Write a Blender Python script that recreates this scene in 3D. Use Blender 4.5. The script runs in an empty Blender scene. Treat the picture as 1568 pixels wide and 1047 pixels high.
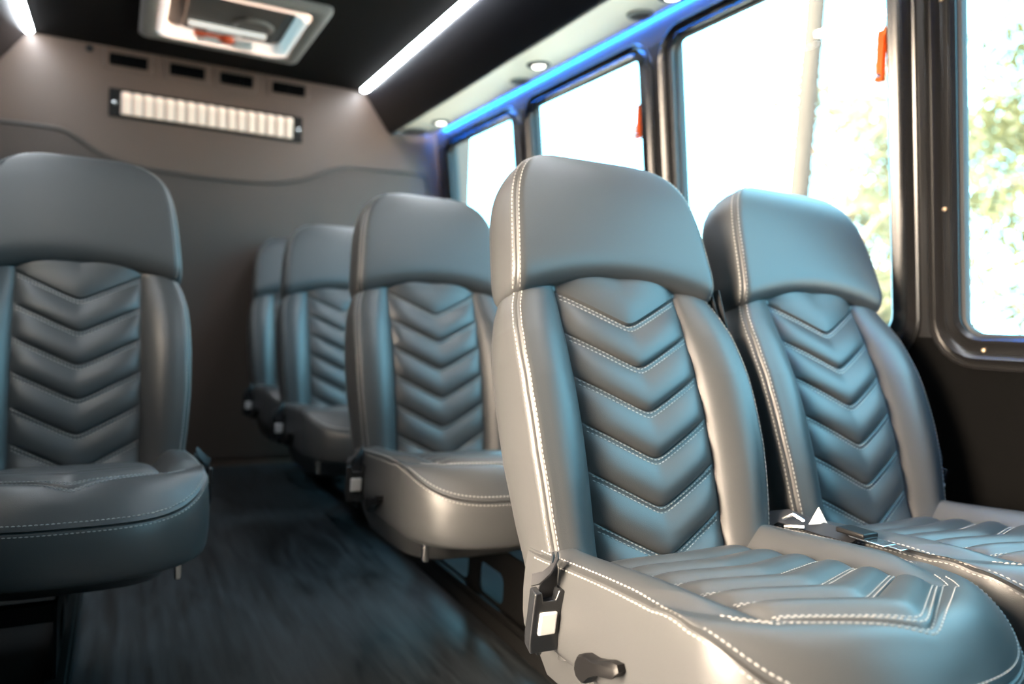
import bpy, bmesh, math, random
import numpy as np
from mathutils import Vector, Matrix
random.seed(7)
C = bpy.context.scene.collection
PI = math.pi

# ------------------------------------------------------------------ materials
def mat(name, col, rough=.5, metal=0., spec=.5, emit=None, estr=0., coat=0.):
    m = bpy.data.materials.new(name); m.use_nodes = True
    b = m.node_tree.nodes['Principled BSDF']
    b.inputs['Base Color'].default_value = (*col, 1)
    b.inputs['Roughness'].default_value = rough
    b.inputs['Metallic'].default_value = metal
    b.inputs['Specular IOR Level'].default_value = spec
    b.inputs['Coat Weight'].default_value = coat
    if emit:
        b.inputs['Emission Color'].default_value = (*emit, 1)
        b.inputs['Emission Strength'].default_value = estr
    return m

def bump_noise(m, scale, strength, dist=.001, detail=4, stretch=None, kind='noise'):
    nt = m.node_tree; b = nt.nodes['Principled BSDF']
    tc = nt.nodes.new('ShaderNodeTexCoord')
    mp = nt.nodes.new('ShaderNodeMapping')
    if stretch: mp.inputs['Scale'].default_value = stretch
    if kind == 'noise':
        n = nt.nodes.new('ShaderNodeTexNoise'); n.inputs['Detail'].default_value = detail
    else:
        n = nt.nodes.new('ShaderNodeTexVoronoi')
    n.inputs['Scale'].default_value = scale
    bp = nt.nodes.new('ShaderNodeBump')
    bp.inputs['Strength'].default_value = strength; bp.inputs['Distance'].default_value = dist
    L = nt.links.new
    L(tc.outputs['Object'], mp.inputs['Vector']); L(mp.outputs['Vector'], n.inputs['Vector'])
    L(n.outputs[0], bp.inputs['Height']); L(bp.outputs['Normal'], b.inputs['Normal'])
    return n, mp

def vary(m, c1, c2, scale, stretch=(1, 1, 1), lo=.35, hi=.65, detail=5):
    nt = m.node_tree; b = nt.nodes['Principled BSDF']; L = nt.links.new
    tc = nt.nodes.new('ShaderNodeTexCoord'); mp = nt.nodes.new('ShaderNodeMapping')
    mp.inputs['Scale'].default_value = stretch
    n = nt.nodes.new('ShaderNodeTexNoise'); n.inputs['Scale'].default_value = scale; n.inputs['Detail'].default_value = detail
    r = nt.nodes.new('ShaderNodeValToRGB')
    r.color_ramp.elements[0].position = lo; r.color_ramp.elements[0].color = (*c1, 1)
    r.color_ramp.elements[1].position = hi; r.color_ramp.elements[1].color = (*c2, 1)
    L(tc.outputs['Object'], mp.inputs['Vector']); L(mp.outputs['Vector'], n.inputs['Vector'])
    L(n.outputs['Fac'], r.inputs['Fac']); L(r.outputs['Color'], b.inputs['Base Color'])

M = {}
M['leather'] = mat('leather', (.050, .052, .054), .40, spec=.65)
bump_noise(M['leather'], 700, .16, .0006, 3, kind='voronoi')
M['thread'] = mat('thread', (.33, .325, .315), .75)
M['black'] = mat('black_plastic', (.005, .005, .0055), .42, spec=.3)
M['gloss'] = mat('gloss_black', (.015, .015, .016), .22, spec=.6)
M['bucklep'] = mat('buckle_plastic', (.016, .0175, .020), .24, spec=.7)
M['webbing'] = mat('webbing', (.012, .013, .016), .6); bump_noise(M['webbing'], 900, .4, .0008)
M['vent'] = mat('vent_black', (.004, .004, .004), .9, spec=.05)
M['lampbase'] = mat('lamp_base', (.012, .010, .009), .6, spec=.2)
M['steel'] = mat('black_steel', (.003, .003, .003), .6, spec=.15)
M['plinth'] = mat('plinth_vinyl', (.005, .005, .005), .6, spec=.15)
M['chrome'] = mat('chrome', (.75, .75, .75), .22, metal=1.)
M['white'] = mat('white_plastic', (.85, .85, .83), .35)
M['tag'] = mat('paper_tag', (.82, .82, .8), .8)
M['button'] = mat('buckle_button', (.82, .83, .84), .3)
M['headliner'] = mat('headliner', (.008, .0065, .006), .9, spec=.08); bump_noise(M['headliner'], 500, .2, .001)
M['bulk'] = mat('bulkhead_vinyl', (.005, .0055, .009), .33, spec=.3); bump_noise(M['bulk'], 400, .1, .0005)
M['soffit'] = mat('soffit_panel', (.93, .80, .64), .5)
M['rear'] = mat('rear_wall_vinyl', (.112, .073, .054), .42, spec=.5); bump_noise(M['rear'], 600, .12, .0006)
M['rear2'] = mat('rear_panel_vinyl', (.070, .047, .036), .48); bump_noise(M['rear2'], 600, .12, .0006)
M['piping'] = mat('piping', (.05, .042, .036), .5)
M['carpet'] = mat('side_carpet', (.004, .004, .004), .95, spec=.03); bump_noise(M['carpet'], 900, .6, .002)
M['header'] = mat('header_trim', (.035, .04, .05), .22)
M['pillar'] = mat('pillar_trim', (.014, .013, .0125), .30)
M['framep'] = mat('window_frame_paint', (.012, .0115, .0115), .24, spec=.55)
M['rubber'] = mat('rubber', (.012, .012, .012), .6)
M['red'] = mat('red_plastic', (.85, .10, .015), .4)
M['hatchgrey'] = mat('hatch_grey', (.22, .21, .195), .45)
M['hatchdark'] = mat('hatch_dark', (.06, .055, .05), .5)
M['brass'] = mat('brass', (.7, .5, .32), .35, metal=1.)
M['led'] = mat('led_diffuser', (.9, .9, .9), .5, emit=(.88, .94, 1.), estr=50.)
M['bar'] = mat('dome_bar', (.85, .84, .8), .4, emit=(1., .95, .88), estr=.55)
M['bluelight'] = mat('accent_light', (.1, .3, .9), .4, emit=(.0, .19, 1.), estr=170.)
M['lens'] = mat('lamp_lens', (.70, .58, .48), .25, emit=(1., .76, .58), estr=.62)
def lens_ribs(m):
    nt = m.node_tree; b = nt.nodes['Principled BSDF']; L = nt.links.new
    tc = nt.nodes.new('ShaderNodeTexCoord'); sx = nt.nodes.new('ShaderNodeSeparateXYZ'); L(tc.outputs['Object'], sx.inputs[0])
    a = nt.nodes.new('ShaderNodeMath'); a.operation = 'MULTIPLY'; a.inputs[1].default_value = PI * 17 / .79
    c = nt.nodes.new('ShaderNodeMath'); c.operation = 'COSINE'; d = nt.nodes.new('ShaderNodeMath'); d.operation = 'ABSOLUTE'
    L(sx.outputs[0], a.inputs[0]); L(a.outputs[0], c.inputs[0]); L(c.outputs[0], d.inputs[0])
    mr = nt.nodes.new('ShaderNodeMapRange'); mr.inputs['To Min'].default_value = .05; mr.inputs['To Max'].default_value = .44
    L(d.outputs[0], mr.inputs['Value'])
    mz = nt.nodes.new('ShaderNodeMapRange'); mz.inputs['From Min'].default_value = .018; mz.inputs['From Max'].default_value = .032; mz.inputs['To Min'].default_value = 1.; mz.inputs['To Max'].default_value = 1.7
    L(sx.outputs[2], mz.inputs['Value'])
    mu = nt.nodes.new('ShaderNodeMath'); mu.operation = 'MULTIPLY'; L(mr.outputs[0], mu.inputs[0]); L(mz.outputs[0], mu.inputs[1]); L(mu.outputs[0], b.inputs['Emission Strength'])
lens_ribs(M['lens'])
M['spot'] = mat('spot_lens', (.9, .9, .85), .3, emit=(1., .95, .84), estr=5.)
M['bark'] = mat('bark', (.16, .13, .10), .9)
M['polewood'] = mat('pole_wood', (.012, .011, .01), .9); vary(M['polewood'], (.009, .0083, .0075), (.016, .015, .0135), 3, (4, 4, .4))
M['ground'] = mat('pavement', (.45, .43, .40), .9); vary(M['ground'], (.40, .385, .36), (.50, .48, .45), .8)
M['ink'] = mat('red_ink', (.8, .12, .08), .6)

def leaf_mat(name, c1, c2):
    m = mat(name, c1, .6, spec=.3)
    vary(m, c1, c2, .9, lo=.35, hi=.65)
    nt = m.node_tree; b = nt.nodes['Principled BSDF']
    tr = nt.nodes.new('ShaderNodeBsdfTranslucent'); tr.inputs['Color'].default_value = (c2[0], c2[1], c2[2], 1)
    mx = nt.nodes.new('ShaderNodeMixShader'); mx.inputs['Fac'].default_value = .4
    out = nt.nodes['Material Output']
    nt.links.new(b.outputs[0], mx.inputs[1]); nt.links.new(tr.outputs[0], mx.inputs[2]); nt.links.new(mx.outputs[0], out.inputs['Surface'])
    return m
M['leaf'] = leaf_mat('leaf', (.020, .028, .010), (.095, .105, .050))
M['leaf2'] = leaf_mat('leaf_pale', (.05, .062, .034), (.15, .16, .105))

def glass():
    m = bpy.data.materials.new('window_glass'); m.use_nodes = True; nt = m.node_tree
    for n in list(nt.nodes): nt.nodes.remove(n)
    o = nt.nodes.new('ShaderNodeOutputMaterial'); t = nt.nodes.new('ShaderNodeBsdfTransparent')
    t.inputs['Color'].default_value = (.93, .96, .96, 1)
    g = nt.nodes.new('ShaderNodeBsdfGlossy'); g.inputs['Roughness'].default_value = .03
    lw = nt.nodes.new('ShaderNodeLayerWeight'); lw.inputs['Blend'].default_value = .5
    pw = nt.nodes.new('ShaderNodeMath'); pw.operation = 'POWER'; pw.inputs[1].default_value = 5
    f = nt.nodes.new('ShaderNodeMath'); f.operation = 'MULTIPLY_ADD'; f.inputs[1].default_value = .3; f.inputs[2].default_value = .004
    nt.links.new(lw.outputs['Facing'], pw.inputs[0]); nt.links.new(pw.outputs[0], f.inputs[0])
    mx = nt.nodes.new('ShaderNodeMixShader'); L = nt.links.new
    L(f.outputs[0], mx.inputs['Fac']); L(t.outputs[0], mx.inputs[1]); L(g.outputs[0], mx.inputs[2]); L(mx.outputs[0], o.inputs['Surface'])
    return m
M['glass'] = glass()

def translucent(name, col):
    m = bpy.data.materials.new(name); m.use_nodes = True; nt = m.node_tree
    b = nt.nodes['Principled BSDF']; b.inputs['Base Color'].default_value = (*col, 1); b.inputs['Roughness'].default_value = .5
    t = nt.nodes.new('ShaderNodeBsdfTranslucent'); t.inputs['Color'].default_value = (*col, 1)
    mx = nt.nodes.new('ShaderNodeMixShader'); mx.inputs['Fac'].default_value = .5
    nt.links.new(b.outputs[0], mx.inputs[1]); nt.links.new(t.outputs[0], mx.inputs[2])
    nt.links.new(mx.outputs[0], nt.nodes['Material Output'].inputs['Surface'])
    return m
M['lip'] = translucent('hatch_lip', (.62, .47, .41))
M['redclear'] = translucent('red_handle_plastic', (.95, .24, .03))
M['label'] = translucent('label_film', (.9, .88, .87))

def floor_mat():
    m = mat('plank_floor', (.03, .035, .04), .42)
    nt = m.node_tree; b = nt.nodes['Principled BSDF']; L = nt.links.new
    tc = nt.nodes.new('ShaderNodeTexCoord')
    mp = nt.nodes.new('ShaderNodeMapping'); mp.inputs['Scale'].default_value = (5.5, .8, 1)
    n1 = nt.nodes.new('ShaderNodeTexNoise'); n1.inputs['Scale'].default_value = 3.2; n1.inputs['Detail'].default_value = 8; n1.inputs['Distortion'].default_value = 1.6
    mp2 = nt.nodes.new('ShaderNodeMapping'); mp2.inputs['Scale'].default_value = (30, 2.2, 1)
    n2 = nt.nodes.new('ShaderNodeTexNoise'); n2.inputs['Scale'].default_value = 3; n2.inputs['Detail'].default_value = 6
    w = nt.nodes.new('ShaderNodeTexWave'); w.wave_type = 'BANDS'; w.bands_direction = 'X'
    w.inputs['Scale'].default_value = 1.6; w.inputs['Distortion'].default_value = 7; w.inputs['Detail'].default_value = 3; w.inputs['Detail Scale'].default_value = .8
    a = nt.nodes.new('ShaderNodeMath'); a.operation = 'MULTIPLY_ADD'; a.inputs[1].default_value = .40
    a2 = nt.nodes.new('ShaderNodeMath'); a2.operation = 'MULTIPLY_ADD'; a2.inputs[1].default_value = .10
    r = nt.nodes.new('ShaderNodeValToRGB')
    r.color_ramp.elements[0].position = .75; r.color_ramp.elements[0].color = (.003, .0036, .0042, 1)
    r.color_ramp.elements[1].position = 1.5; r.color_ramp.elements[1].color = (.040, .047, .053, 1)
    sc = nt.nodes.new('ShaderNodeMapRange'); sc.inputs['From Min'].default_value = .50; sc.inputs['From Max'].default_value = 1.04
    L(tc.outputs['Object'], mp.inputs['Vector']); L(mp.outputs[0], n1.inputs['Vector'])
    L(tc.outputs['Object'], mp2.inputs['Vector']); L(mp2.outputs[0], n2.inputs['Vector'])
    L(mp.outputs[0], w.inputs['Vector'])
    L(n2.outputs[0], a.inputs[0]); L(n1.outputs[0], a.inputs[2])
    L(w.outputs[1], a2.inputs[0]); L(a.outputs[0], a2.inputs[2])
    L(a2.outputs[0], sc.inputs['Value'])
    r.color_ramp.elements[0].position = .0; r.color_ramp.elements[1].position = 1.
    L(sc.outputs[0], r.inputs['Fac']); L(r.outputs[0], b.inputs['Base Color'])
    bp = nt.nodes.new('ShaderNodeBump'); bp.inputs['Strength'].default_value = .15; bp.inputs['Distance'].default_value = .002
    L(n2.outputs[0], bp.inputs['Height']); L(bp.outputs[0], b.inputs['Normal'])
    return m
M['floor'] = floor_mat()

# ------------------------------------------------------------------ builders
class MB:
    def __init__(s): s.v = []; s.f = []
    def add(s, verts, faces):
        o = len(s.v); s.v += [tuple(map(float, p)) for p in verts]; s.f += [tuple(i + o for i in f) for f in faces]; return s
    def grid(s, V, closed=False, cap0=False, cap1=False, flip=False):
        n, m = len(V), len(V[0]); F = []
        for i in range(n - 1):
            for j in range(m if closed else m - 1):
                q = (i * m + j, i * m + (j + 1) % m, (i + 1) * m + (j + 1) % m, (i + 1) * m + j)
                F.append(q[::-1] if flip else q)
        if cap0: F.append(tuple(range(m))[::-1] if not flip else tuple(range(m)))
        if cap1:
            q = tuple((n - 1) * m + j for j in range(m)); F.append(q if not flip else q[::-1])
        return s.add([p for r in V for p in r], F)
    def box(s, lo, hi):
        x0, y0, z0 = lo; x1, y1, z1 = hi
        return s.add([(x0, y0, z0), (x1, y0, z0), (x1, y1, z0), (x0, y1, z0), (x0, y0, z1), (x1, y0, z1), (x1, y1, z1), (x0, y1, z1)],
                     [(3, 2, 1, 0), (4, 5, 6, 7), (0, 1, 5, 4), (1, 2, 6, 5), (2, 3, 7, 6), (3, 0, 4, 7)])
    def hexa(s, P):   # 8 points: bottom loop, top loop
        return s.add(P, [(3, 2, 1, 0), (4, 5, 6, 7), (0, 1, 5, 4), (1, 2, 6, 5), (2, 3, 7, 6), (3, 0, 4, 7)])
    def prism(s, pts, a, b):   # two matching loops
        n = len(pts)
        return s.add(list(a) + list(b), [tuple(range(n))[::-1], tuple(range(n, 2 * n))] + [(i, (i + 1) % n, n + (i + 1) % n, n + i) for i in range(n)])
    def tube(s, path, r, n=10, cap=True):
        P = [Vector(p) for p in path]; rows = []
        up = Vector((0, 0, 1))
        for i, p in enumerate(P):
            t = (P[min(i + 1, len(P) - 1)] - P[max(i - 1, 0)]).normalized()
            a = t.cross(up)
            if a.length < 1e-4: a = t.cross(Vector((1, 0, 0)))
            a.normalize(); b = t.cross(a)
            rr = r[i] if isinstance(r, (list, tuple)) else r
            rows.append([p + a * rr * math.cos(2 * PI * k / n) + b * rr * math.sin(2 * PI * k / n) for k in range(n)])
        return s.grid(rows, True, cap, cap)
    def ribbon(s, path, wvec, thick):
        P = [Vector(p) for p in path]; w = wvec if isinstance(wvec, list) else [wvec] * len(P); rows = []
        for i, p in enumerate(P):
            t = (P[min(i + 1, len(P) - 1)] - P[max(i - 1, 0)]).normalized(); wv = Vector(w[i])
            n = t.cross(wv).normalized() * thick / 2
            rows.append([p - wv / 2 - n, p + wv / 2 - n, p + wv / 2 + n, p - wv / 2 + n])
        return s.grid(rows, True, True, True)
    def lathe(s, prof, n=24, axis='z', at=(0, 0, 0)):
        rows = []
        for r, h in prof:
            row = []
            for k in range(n):
                a = 2 * PI * k / n; p = (r * math.cos(a), r * math.sin(a), h)
                if axis == 'x': p = (h, r * math.cos(a), r * math.sin(a))
                if axis == 'y': p = (r * math.sin(a), h, r * math.cos(a))
                row.append((p[0] + at[0], p[1] + at[1], p[2] + at[2]))
            rows.append(row)
        return s.grid(rows, True, True, True)
    def mesh(s, name, m, smooth=True, bevel=0):
        me = bpy.data.meshes.new(name); me.from_pydata(s.v, [], s.f)
        bm = bmesh.new(); bm.from_mesh(me)
        bmesh.ops.remove_doubles(bm, verts=bm.verts, dist=1e-6)
        bmesh.ops.recalc_face_normals(bm, faces=bm.faces)
        bm.to_mesh(me); bm.free()
        me.materials.append(m)
        if smooth:
            me.polygons.foreach_set('use_smooth', [True] * len(me.polygons))
            me.set_sharp_from_angle(angle=math.radians(42))
        me.update(); return me
    def build(s, name, m, parent=None, smooth=True, bevel=0, loc=None, rot=None):
        me = s.mesh(name, m, smooth); o = bpy.data.objects.new(name, me); C.objects.link(o)
        if bevel:
            b = o.modifiers.new('bevel', 'BEVEL'); b.width = bevel; b.segments = 3; b.limit_method = 'ANGLE'; b.angle_limit = math.radians(35)
        if parent: o.parent = parent
        if loc: o.location = loc
        if rot: o.rotation_euler = rot
        return o

def link(name, me, parent, loc=None, rot=None):
    o = bpy.data.objects.new(name, me); C.objects.link(o); o.parent = parent
    if loc: o.location = loc
    if rot: o.rotation_euler = rot
    return o
def empty(name, loc=(0, 0, 0), rz=0):
    o = bpy.data.objects.new(name, None); C.objects.link(o); o.location = loc; o.rotation_euler = (0, 0, rz); o.empty_display_size = .1
    return o
def tag(o, label=None, cat=None, group=None, kind=None):
    if label: o['label'] = label
    if cat: o['category'] = cat
    if group: o['group'] = group
    if kind: o['kind'] = kind
    return o
def struct(o): o['kind'] = 'structure'; return o

def copy_tree(o, parent=None):
    c = o.copy(); C.objects.link(c)
    if parent: c.parent = parent
    for ch in list(o.children): copy_tree(ch, c)
    return c

def sstep(x): x = np.clip(x, 0, 1); return x * x * (3 - 2 * x)

def stitches(mb, P, N, ln=.0052, gap=.0030, wd=.0017, ht=.0013):
    """dashes of thread along a polyline P lying on a surface with normals N"""
    P = np.array(P, float); N = np.array(N, float)
    d = np.r_[0, np.cumsum(np.linalg.norm(np.diff(P, axis=0), axis=1))]
    def at(u):
        p = np.array([np.interp(u, d, P[:, k]) for k in range(3)]); n = np.array([np.interp(u, d, N[:, k]) for k in range(3)])
        return p, n / (np.linalg.norm(n) + 1e-9)
    u = gap / 2
    while u + ln < d[-1]:
        a, na = at(u); b, nb = at(u + ln); t = b - a; L = np.linalg.norm(t)
        if L > 1e-6:
            t /= L; w = np.cross(t, na); w /= np.linalg.norm(w); mid, nm = at(u + ln / 2)
            pts = []
            for p, n, wf, h in ((a, na, .5, .0), (mid, nm, 1., 1.), (b, nb, .5, .0)):
                pts.append([p - w * wd * wf / 2 - n * .0006, p - w * wd * wf / 2 + n * (ht * (.45 + .55 * h)), p + w * wd * wf / 2 + n * (ht * (.45 + .55 * h)), p + w * wd * wf / 2 - n * .0006])
            mb.grid(pts, True, True, True)
        u += ln + gap

def grid_normals(V):
    V = np.array(V); du = np.gradient(V, axis=0); dv = np.gradient(V, axis=1)
    n = np.cross(dv, du); n /= (np.linalg.norm(n, axis=2, keepdims=True) + 1e-12)
    return n

# ------------------------------------------------------------------ the seat
PADW = .135; CHEV = .0677; PITCH = .0818; S0 = .448; PIV = .437
def back_w(s):
    return float(np.interp(s, [-.16, -.05, .05, .15, .25, .32, .37, .41, .44, .52], [.214, .228, .240, .248, .250, .248, .243, .234, .222, .204]))
def back_db(s):
    return float(np.interp(s, [-.16, -.02, .2, .45, .52], [-.050, -.085, -.085, -.078, -.074]))
def bolster_h(s):
    return float(np.interp(s, [-.16, 0, .1, .28, .36, .42, .5], [.02, .034, .036, .034, .027, .016, .004]))
ANG = [0, 12, 22, 30, 38, 46, 54, 62, 70, 80, 90]
def pad_h(r, x):
    ends = [S0 - CHEV - PITCH * k for k in range(7)]
    edge = 1 - min(abs(x) / PADW, 1) ** 7
    if r > ends[0]:
        q = (r - ends[0]) / .11
        return (.012 * math.sin(PI * min(max(q, 0) + .02, 1)) ** .6) * edge
    k = min(int((ends[0] - r) / PITCH), 6); q = ((ends[0] - r) - k * PITCH) / PITCH
    q = min(max(q, 0), 1)
    if q < .17: h = .0035 * math.sin(PI / 2 * min(q / .05, 1)) if q < .05 else .0035 - .0012 * math.sin(PI * (q - .05) / .12)
    elif q < .66: h = .0035 + .0085 * math.sin(PI / 2 * (q - .17) / .49)
    else: h = .012 * math.sqrt(max(0, 1 - ((q - .66) / .34) ** 2.2))
    return (h - .002) * edge - .003 * (1 - edge)
def make_back():
    rows_q = [0., .012, .03, .055, .10, .145, .17, .22, .30, .40, .52, .62, .70, .78, .85, .91, .95, .98]
    rr = []
    top = S0 - CHEV
    for k in range(6):
        for q in rows_q: rr.append(top - (k + q) * PITCH)
    low = top - 6 * PITCH
    rr += list(np.linspace(low, -.16 - CHEV, 12))
    rr = list(np.linspace(top + .10, top + .004, 14)) + rr
    xs_pad = np.linspace(-PADW, PADW, 57)
    tb = np.linspace(0, 1, 15)[1:]
    V = []
    for r in rr:
        sb = r + CHEV; w = back_w(sb); db = back_db(sb); bh = bolster_h(sb); rc = .026
        base = lambda s: .020 * math.sin(PI * min(max(s / .45, 0), 1))
        row = []
        def bol(t):
            f = math.sin(PI / 2 * min(t / .72, 1)) ** .85
            if t > .72: f -= .10 * ((t - .72) / .28) ** 2
            return bh * f - .004 * math.exp(-(t / .06) ** 2)
        xe = w - rc
        for sg in (-1, 1):
            seq = []
            for t in tb:
                x = PADW + (xe - PADW) * t
                seq.append((sg * x, -(base(sb) + bol(t)), sb))
            df = base(sb) + bol(1)
            for a in ANG[1:]:
                R = rc - (.0022 if a == 46 else 0)
                seq.append((sg * (xe + R * math.sin(math.radians(a))), -(df - rc + R * math.cos(math.radians(a))), sb))
            d1 = df - rc
            for q in (.15, .35, .55, .75, .9): 
                bulge = .004 * math.sin(PI * q)
                seq.append((sg * (w + bulge), -(d1 + (db + .02 - d1) * q), sb))
            for a in (0, 30, 60, 90):
                seq.append((sg * (w - .02 + .02 * math.cos(math.radians(a))), -(db + .02 - .02 * math.sin(math.radians(a))), sb))
            for q in (.35, .7): seq.append((sg * (w - .02) * (1 - q), -db, sb))
            if sg == -1: left = seq
            else: right = seq
        pad = []
        for x in xs_pad:
            s = r + CHEV * (math.sqrt(x * x + 1e-4) - .01) / (math.sqrt(PADW ** 2 + 1e-4) - .01)
            pad.append((x, -(base(s) + pad_h(r, x) + .008 * (1 - (x / PADW) ** 2)), s))
        row = left[::-1] + pad + right
        V.append(row)
    mb = MB(); mb.grid(V, True, True, True)
    me = mb.mesh('backrest', M['leather'])
    # stitching
    sts = []; N = grid_normals(V); nl = len(left)
    A = np.array(V)
    def nsign(n, ref): return n if np.dot(n, ref) > 0 else -n
    first = 14
    for k in range(6):
        st = MB()
        for qi in (rows_q.index(.055), rows_q.index(.145)):
            i = first + k * len(rows_q) + qi
            js = range(nl + 1, nl + 56)
            P = [A[i, j] for j in js]; NN = [nsign(N[i, j], np.array((0, -1, 0))) for j in js]
            stitches(st, P, NN)
        sts.append(st.mesh('stitching', M['thread']))
    for sg in (-1, 1):
        st = MB()
        for a in (30, 62):
            off = len(tb) + ANG.index(a) - 1
            j = (nl - 1 - off) if sg == -1 else (nl + 57 + off)
            idx = [i for i in range(len(V)) if -.14 < V[i][j][2] < .445]
            P = [A[i, j] for i in idx]; NN = [nsign(N[i, j], np.array((sg * .7, -.7, 0))) for i in idx]
            stitches(st, P, NN, .0056, .0028, .0019, .0014)
        sts.append(st.mesh('stitching', M['thread']))
    return me, sts

def make_head(stop):
    V = []
    ts = [0, .0] + [.004, .01, .02, .035, .05, .07, .09] + [1 - (1 - v) ** 2.3 for v in np.linspace(.05, 1, 44)]
    st_idx = []
    for n, t in enumerate(ts):
        w = .233 * (1 - .125 * t) * max(1 - t ** 6, 1e-5) ** .36
        lip = math.sqrt(max(0, 1 - (1 - min(t / .17, 1)) ** 2.2))
        df = .000 + .033 * lip + .007 * math.sin(PI * t); db = -.080
        if t > .62:
            k = math.sqrt(max(0, 1 - ((t - .62) / .38) ** 2.6)); df = -.016 + (df + .016) * k; db = -.016 + (db + .016) * k
        wf = w - .013 * (1 - lip)
        if n == 0: df = -.03; wf = w * .7; db = -.05
        rc = min(.024, .46 * (df - db), .5 * wf) 
        row = []
        xe = wf - rc
        fx = np.linspace(-1, 1, 41); left = []; right = []
        def s_at(x):
            a = .440 + .034 * max(0, 1 - (x / .205) ** 2) ** 1.0
            return a + (stop - a) * t
        front = [(xe * u, -(df + .006 * (1 - u * u) * (1 - t) ), s_at(xe * u)) for u in fx]
        for sg in (-1, 1):
            seq = []
            for a in ANG[1:]:
                R = rc - (.0018 * (rc / .024) if a == 46 else 0); x = xe + R * math.sin(math.radians(a))
                seq.append((sg * x, -(df - rc + R * math.cos(math.radians(a))), s_at(x)))
            r2 = min(rc, .022)
            for q in (.2, .4, .6, .8):
                d0 = df - rc; d1 = db + r2
                seq.append((sg * (wf + .003 * math.sin(PI * q)), -(d0 + (d1 - d0) * q), s_at(wf)))
            for a in (0, 30, 60, 90):
                x = wf - r2 + r2 * math.cos(math.radians(a)); seq.append((sg * x, -(db + r2 - r2 * math.sin(math.radians(a))), s_at(x)))
            for q in (.35, .7): seq.append((sg * (wf - r2) * (1 - q), -db, s_at((wf - r2) * (1 - q))))
            if sg == -1: left = seq
            else: right = seq
        V.append(left[::-1] + front + right)
    mb = MB(); mb.grid(V, True, True, True); me = mb.mesh('headrest', M['leather'])
    sts = []; A = np.array(V); N = grid_normals(V); nl = len(left)
    for sg in (-1, 1):
        st = MB()
        for a in (30, 62):
            off = ANG.index(a) - 1; j = (nl - 1 - off) if sg == -1 else (nl + 41 + off)
            idx = [i for i in range(2, len(V)) if .01 < ts[i] < .955]
            ref = np.array((sg * .7, -.7, .1))
            stitches(st, [A[i, j] for i in idx], [N[i, j] if np.dot(N[i, j], ref) > 0 else -N[i, j] for i in idx], .0056, .0028, .0019, .0014)
        sts.append(st.mesh('stitching', M['thread']))
    return me, sts

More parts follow.
